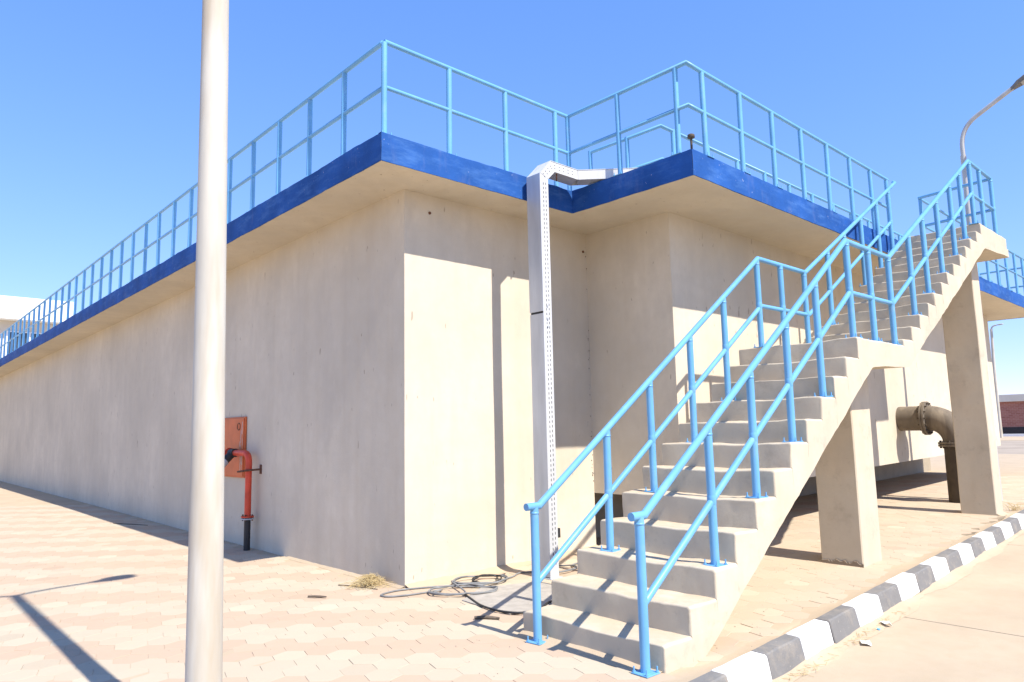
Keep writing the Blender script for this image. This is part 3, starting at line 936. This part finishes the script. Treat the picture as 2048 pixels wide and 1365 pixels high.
mb = MB(); mb.tube([(HX-.13, HY+.56, 1.20), (HX-.20, HY+.545, 1.135)], .066, 16); mb.tube([(HX-.20, HY+.545, 1.135), (HX-.215, HY+.542, 1.12)], .052, 16); mb.build('valve_cap', CAPG, vb)
mb = MB(); mb.tube([(HX, HY+.72, 1.315), (HX, HY+.74, 1.315)], .075, 16); mb.build('hand_wheel', REDP, vb)
mb = MB(); mb.box((-.008, HY-.115, 1.02), (.004, HY-.045, 1.15)); mb.tube([(0, HY-.08, 1.085), (HX-.06, HY-.06, 1.075), (HX-.07, HY+.06, 1.065), (HX-.06, HY+.24, 1.05)], .014, 8); mb.build('wall_bracket', RUST, hyd)

# ------------------------------------------------------------------ big pipe with elbow
bp = thing('water_pipe', (10.2, -2.27, .14), 'large dusty iron pipe leaving the chamber wall and bending down beyond the stairs', 'pipe')
PX, PZ, PY = 10.22, 1.625, -2.29
rp_ = .225
mb = MB(); mb.tube([(PX, CY+.1, PZ), (PX, -1.80, PZ)], rp_, 28); mb.build('pipe_stub', IRON, bp)
def flange(c, ax, name='flange'):
    ax = Vector(ax).normalized(); ref = Vector((0, 0, 1)) if abs(ax.z) < .9 else Vector((1, 0, 0))
    u = ax.cross(ref).normalized(); w = ax.cross(u)
    mb = MB(); c = Vector(c)
    mb.tube([c - ax*.038, c - ax*.004], rp_*1.36, 32); mb.tube([c + ax*.004, c + ax*.038], rp_*1.36, 32)
    f = mb.build(name, IRON, bp)
    for k in range(14):
        a = 2*math.pi*k/14; q = c + (u*math.cos(a)+w*math.sin(a))*rp_*1.2
        mb = MB(); mb.tube([q - ax*.068, q + ax*.068], .017, 6); mb.build('bolt', IROND, f)
flange((PX, -1.82, PZ), (0, -1, 0))
arc = [(PX, -1.86 - .43*math.sin(a), PZ - .43*(1-math.cos(a))) for a in [math.pi/2*k/12 for k in range(13)]]
mb = MB(); mb.tube([(PX, -1.845, PZ)] + arc + [(PX, -2.29, PZ-.45)], rp_, 28); mb.build('elbow', IRON, bp)
flange((PX, -2.29, PZ-.475), (0, 0, -1))
mb = MB(); mb.tube([(PX, -2.29, PZ-.50), (PX, -2.29, zg(PX, -2.3)-.05)], rp_*.98, 28); mb.build('lower_pipe', IROND, bp)

# ------------------------------------------------------------------ small roof vent
vt = thing('roof_vent', (3.0, -1.75, H1), 'small dark vent cap showing just above the corner fascia', 'vent')
mb = MB(); mb.tube([(2.98, -1.77, H1), (2.98, -1.77, 5.06)], .014, 12); mb.build('vent_pipe', IROND, vt)
mb = MB(); mb.tube([(2.98, -1.77, 5.05), (2.98, -1.77, 5.055), (2.98, -1.77, 5.09), (2.98, -1.77, 5.10)], [.040, .046, .043, .025], 14); mb.build('vent_cap', IROND, vt)

# ------------------------------------------------------------------ loose things on the ground
def gpt(x, y, h=0): return Vector((x, y, zg(x, y)+h))
mb = MB()
mo = [(.02, -.92), (.50, -.62), (1.06, -.86), (1.02, -1.35), (.62, -1.62), (.30, -1.72), (.02, -1.70), (-.05, -1.66)]
mb.prism(mo, 'z', 0, .008)
for k, v in enumerate(mb.v): mb.v[k] = (v[0], v[1], v[2] + zg(v[0], v[1]) + .003 + (.012*sstep(-1.4, -1.75, v[1]) if False else 0))
tag(mb.build('rubber_mat', MAT), 'thin grey mat lying at the foot of the cable tray', 'mat')
def cable(name, pts, r, mat, label, sub=5):
    pts = [Vector((x, y, zg(x, y)+h)) for x, y, h in pts]
    sm = []
    for i in range(len(pts)-1):
        p0 = pts[max(0, i-1)]; p1 = pts[i]; p2 = pts[i+1]; p3 = pts[min(len(pts)-1, i+2)]
        for k in range(sub):
            t_ = k/sub
            sm.append(.5*((2*p1) + (p2-p0)*t_ + (2*p0-5*p1+4*p2-p3)*t_*t_ + (3*p1-p0-3*p2+p3)*t_**3))
    sm.append(pts[-1])
    mb = MB(); mb.tube(sm, r, 8)
    return tag(mb.build(name, mat), label, 'cable')
cp = []
rc = random.Random(11)
def loop(cx, cy, rx, ry, a0, turns, n=12, rotz=.6, h=.016):
    out = []
    for k in range(int(turns*n)+1):
        a = a0 + 2*math.pi*k/n
        x = rx*math.cos(a)*(1+rc.uniform(-.06, .06)); y = ry*math.sin(a)*(1+rc.uniform(-.06, .06))
        out.append((cx + x*math.cos(rotz)-y*math.sin(rotz), cy + x*math.sin(rotz)+y*math.cos(rotz), h+rc.uniform(0, .022)))
    return out
cp = [(.42, -.38, .012), (.15, -.22, .013), (-.15, -.10, .012), (-.37, -.14, .012), (-.36, -.26, .012), (-.15, -.36, .012), (.15, -.42, .014)]
cp += loop(.26, -.62, .20, .33, 2.2, 2.2, rotz=.9) + loop(.66, -.42, .30, .20, 3.0, 2.3, rotz=-.3, h=.026)
cp += [(1.05, -.48, .013), (1.25, -.40, .013), (1.50, -.50, .013)]
cp += loop(1.62, -.62, .22, .18, 2.4, 1.6, rotz=-.2)
cp += [(1.95, -.55, .013), (2.3, -.60, .013), (2.6, -.75, .013)]
cable('coiled_cable', cp, .0085, CABLE, 'grey power cable lying in loose coils along the front wall')
cp = [(.62, -.36, .03)] + loop(.72, -.46, .20, .14, 1.0, 2.6, rotz=.4, h=.03) + [(.95, -.36, .02), (1.12, -.30, .012)]
cable('coiled_cable', cp, .0065, CABLEB, 'thin dark cable tangled on top of the grey coils')
cable('black_cable', [(.20, -.72, .014), (.10, -.95, .016), (-.02, -1.25, .016), (-.06, -1.55, .018), (.02, -1.74, .018), (.22, -1.76, .02), (.42, -1.66, .022), (.62, -1.63, .02), (.85, -1.66, .018)], .010, CABLEB,
      'black cable edging the grey mat in front of the stairs')
# straw
mb = MB(); r_ = random.Random(9)
for k in range(420):
    a = r_.uniform(0, 2*math.pi); rad = abs(r_.gauss(0, .10)); rad = min(rad, .24)
    hgt = .105*(1-(rad/.24)**1.4)
    c = Vector((-.20 + rad*math.cos(a)*1.15, .36 + rad*math.sin(a)*1.2, 0)); c.x = min(c.x, -.03)
    c.z = zg(c.x, c.y) + r_.uniform(.004, max(.012, hgt))
    d = Vector((r_.uniform(-1, 1), r_.uniform(-1, 1), r_.uniform(-.35, .35))).normalized()*r_.uniform(.03, .085)
    b = Vector((r_.uniform(-.012, .012), r_.uniform(-.012, .012), r_.uniform(.0, .016)))
    p = [c-d, c+b, c+d]
    for q in p: q.z = max(q.z, zg(q.x, q.y)+.003); q.x = min(q.x, -.012)
    mb.tube(p, r_.uniform(.0010, .0020), 4, False)
tag(mb.build('straw_heap', STRAW), 'small heap of dry straw against the wall corner', 'straw')
def twig(pts, r, label, name='twig'):
    mb = MB(); mb.tube([gpt(x, y, h) for x, y, h in pts], [r*.8] + [r]*(len(pts)-2) + [r*.6], 7)
    return tag(mb.build(name, TWIG), label, 'stick')
twig([(-.90, .34, .012), (-.86, .27, .016), (-.82, .24, .012), (-.79, .18, .014)], .011, 'short thick dark twig on the open paving in front of the shaded wall')
twig([(-.42, .62, .005), (-.34, .46, .008), (-.33, .36, .012), (-.27, .24, .008), (-.25, .12, .006)], .006, 'thin dark twig lying beside the straw heap')
twig([(-.62, 8.75, .006), (-.45, 8.35, .008), (-.26, 7.9, .006)], .008, 'long thin stick in the shade along the base of the wall')
twig([(-.34, -1.54, .014), (-.27, -1.62, .016), (-.22, -1.72, .014)], .016, 'stubby stick beside the handrail shadow near the mat')
def scrap(x, y, w, l, rot, mat, name, label, cat, lift=.01, base=None):
    z = base if base is not None else zg(x, y)
    mb = MB(); vs = []
    for i in range(4):
        for j in range(3):
            u = (i/3-.5)*l; v = (j/2-.5)*w
            vs.append((x + u*math.cos(rot)-v*math.sin(rot), y + u*math.sin(rot)+v*math.cos(rot), z + .004 + lift*abs(math.sin(i*1.7+j))))
    n = len(vs)
    fs = [(i*3+j, (i+1)*3+j, (i+1)*3+j+1, i*3+j+1) for i in range(3) for j in range(2)]
    mb.add(vs + [(a, b, c-.002) for a, b, c in vs], fs + [tuple(q+n for q in f[::-1]) for f in fs], False)
    return tag(mb.build(name, mat), label, cat)
rz_ = lambda x: zg(x, -5) - .152
scrap(1.62, -3.93, .07, .11, .5, PAPER, 'paper_scrap', 'pale paper scrap on the road below a dark kerb block', 'litter', .015, rz_(1.6))
scrap(2.22, -3.86, .05, .09, 1.2, PAPER, 'paper_scrap', 'small crumpled pale scrap against the kerb, farther up the road', 'litter', .03, rz_(2.2))
scrap(2.06, -3.86, .025, .045, .2, BLUEBIT, 'plastic_scrap', 'tiny blue plastic scrap at the kerb foot', 'litter', .008, rz_(2.0))
mb = MB(); r_ = random.Random(21)
for k in range(150):
    x = r_.choice([r_.gauss(1.75, .16), r_.gauss(.75, .2), r_.gauss(2.4, .2)]); y = kerb_y(x) - .05 - abs(r_.gauss(0, .05))
    c = Vector((x, y, rz_(x)+r_.uniform(.004, .02))); d = Vector((r_.uniform(-1, 1), r_.uniform(-.6, .6), r_.uniform(-.1, .1))).normalized()*r_.uniform(.015, .05)
    mb.tube([c-d, c+d], .0012, 4, False)
tag(mb.build('straw_litter', STRAW), 'wisps of straw blown along the foot of the kerb', 'straw', kind='stuff')
def drift(name, pts, nrm, w, h, zf, label, seed):
    """a low wedge of blown sand against a line"""
    mb = MB(); vs = []; n = 0
    for i in range(len(pts)-1):
        a = Vector(pts[i]); b = Vector(pts[i+1]); m = max(2, int((b-a).length/.06))
        for k in range(m + (1 if i == len(pts)-2 else 0)):
            p = a.lerp(b, k/m); f = .35 + .65*max(0, .5+1.1*noise.noise(Vector((p.x*1.3, p.y*1.3, seed)))) + .15*noise.noise(Vector((p.x*9, p.y*9, seed)))
            f = max(.12, f); nv = Vector(nrm)
            for t_, hh in ((-.02, 1.0), (.12, .72), (.35, .36), (.68, .10), (1.0, -.06)):
                q = p + nv*(w*f*t_ if t_ > 0 else t_)
                vs.append((q.x, q.y, zf(q.x, q.y) + h*f*hh)); 
            n += 1
    fs = [(i*5+j, (i+1)*5+j, (i+1)*5+j+1, i*5+j+1) for i in range(n-1) for j in range(4)]
    mb.add(vs, fs, True)
    return tag(mb.build(name, SAND), label, 'sand', kind='stuff')
drift('sand_drift', [(-2.2, kerb_y(-2.2)-.03), (9, kerb_y(9)-.03)], (0, -1), .16, .045, lambda x, y: rz_(x), 'thin drift of blown sand along the kerb foot on the road', 2.)
drift('sand_drift', [(0, 0), (LW, 0)], (0, -1), .22, .05, zg, 'blown sand banked along the foot of the sunlit front wall', 5.)
drift('sand_drift', [(0, 2.7), (0, .0)], (-1, 0), .10, .025, zg, 'thin line of sand along the shaded wall near its corner', 8.)
drift('sand_drift', [(9.02, -3.16), (8.66, -3.16)], (0, -1), .12, .04, zg, 'sand heaped against the front of the far column', 1.)
drift('sand_drift', [(-.5, kerb_y(-.5)+.118), (10, kerb_y(10)+.118)], (0, 1), .20, .026, zg, 'sand swept along the back of the kerb over the paving', 4.)
drift('sand_drift', [(-.37, -3.46), (-.37, -2.16)], (-1, 0), .14, .035, zg, 'sand gathered in front of the lowest step', 6.)
sk = MB(); vs = []; r_ = random.Random(2)
line = [(3.695, -2.68), (3.695, -3.125), (4.215, -3.125)]
n = 0
for (a, b), nv in (((line[0], line[1]), (-1, 0)),):
    m = 40
    for k in range(m+1):
        p = Vector(a).lerp(Vector(b), k/m); hh = .028 + .05*max(0, noise.noise(Vector((k*.17, 3, 1)))+.25) + .03*max(0, noise.noise(Vector((k*.6, 8, 1))))
        for o_, z in ((.0085, -.03), (.0085, hh*.8), (.003, hh)):
            vs.append((p.x+nv[0]*o_, p.y+nv[1]*o_, zg(p.x, p.y)+z)); 
        n += 1
sk.add(vs, [(i*3+j, (i+1)*3+j, (i+1)*3+j+1, i*3+j+1) for i in range(n-1) for j in range(2)], False)
sk.build('broken_plaster_edge', m_concrete('dirty_plaster', (.25, .20, .145), .3, False), stairs)
# grit and leaf bits
mb = MB(); r_ = random.Random(33)
for k in range(420):
    x = r_.uniform(-3.2, 9); y = r_.uniform(-3.6, 4.5)
    if r_.random() < .5:
        y = r_.uniform(-3.6, -2.0); x = r_.uniform(-1.2, 7)
    if x > -.05 and y > -.05: x = -r_.uniform(.02, .5)
    s_ = r_.uniform(.003, .008)
    c = gpt(x, y, s_*.4)
    vs = [c + Vector((s_*math.cos(a)*r_.uniform(.6, 1.2), s_*math.sin(a)*r_.uniform(.6, 1.2), 0)) for a in (0, 1.57, 3.14, 4.71)] + [c + Vector((0, 0, s_*.7))]
    mb.add(vs, [(0,1,4), (1,2,4), (2,3,4), (3,0,4)], False)
tag(mb.build('loose_grit', m_simple('grit', (.30, .25, .19), .95)), 'loose grit scattered over the paving', 'grit', kind='stuff')
# dry weeds by the far column
wd = thing('dry_weed', (9.5, -3.3, .13), 'small dry weed with dead stems at the foot of the far column', 'weed')
mb = MB(); r_ = random.Random(4)
for k in range(26):
    a = r_.uniform(0, 6.28); L_ = r_.uniform(.06, .20); b = Vector((9.42+r_.gauss(0, .06), -3.22+r_.gauss(0, .05), zg(9.4, -3.2)))
    mb.tube([b, b + Vector((math.cos(a)*L_*.35, math.sin(a)*L_*.35, L_*.6)), b + Vector((math.cos(a)*L_*.9, math.sin(a)*L_*.9, L_*.75))], .003, 4, False)
mb.build('stem', STRAW, wd)

# ------------------------------------------------------------------ far buildings
wb = thing('white_building', (-5, 45, 0), 'white building with a deep roof band and dark windows behind the left railing', 'building')
mb = MB(); mb.box((-22, 45.9, -.3), (5.0, 58, 8.9)); mb.build('wall', CREAMB, wb)
mb = MB(); mb.box((-22.6, 45.0, 8.86), (5.40, 58.6, 10.22)); mb.build('roof_band', WHITEB, wb)
mb = MB(); mb.box((-22.3, 45.3, 5.75), (5.2, 45.9, 6.35)); mb.build('balcony_band', WHITEB, wb)
for k in range(8):
    x1 = 4.3 - k*3.3; x0 = x1-2.3
    mb = MB(); mb.box((x0, 45.84, 6.75), (x1, 45.89, 8.15)); w_ = mb.build('window', GLASSD, wb)
    mb = MB()
    for xx in (x0, (x0+x1)/2, x1): mb.box((xx-.05, 45.78, 6.75), (xx+.05, 45.84, 8.15))
    for zz in (6.70, 8.15): mb.box((x0-.05, 45.78, zz), (x1+.05, 45.835, zz+.06))
    mb.build('frame', WHITEB, w_)
bb = thing('brick_building', (69, 8, 0), 'low distant red-brick building with a pale coping at the right edge', 'building')
mb = MB(); mb.box((69, -30, .95), (80, 30, 3.15)); mb.build('wall', BRICK, bb)
mb = MB(); mb.box((68.7, -30.3, 3.15), (80.3, 30.3, 3.75)); mb.build('coping', CREAMB, bb)
mb = MB(); mb.box((68.95, -30, .22), (80, 30, .95)); mb.build('plinth', TARBAND, bb)
fk = MB(); fk.box((66, -40, -.2), (66.6, 60, .42)); tag(fk.build('far_kerb_wall', WHITEB), 'low white kerb wall in front of the distant brick building', 'wall')
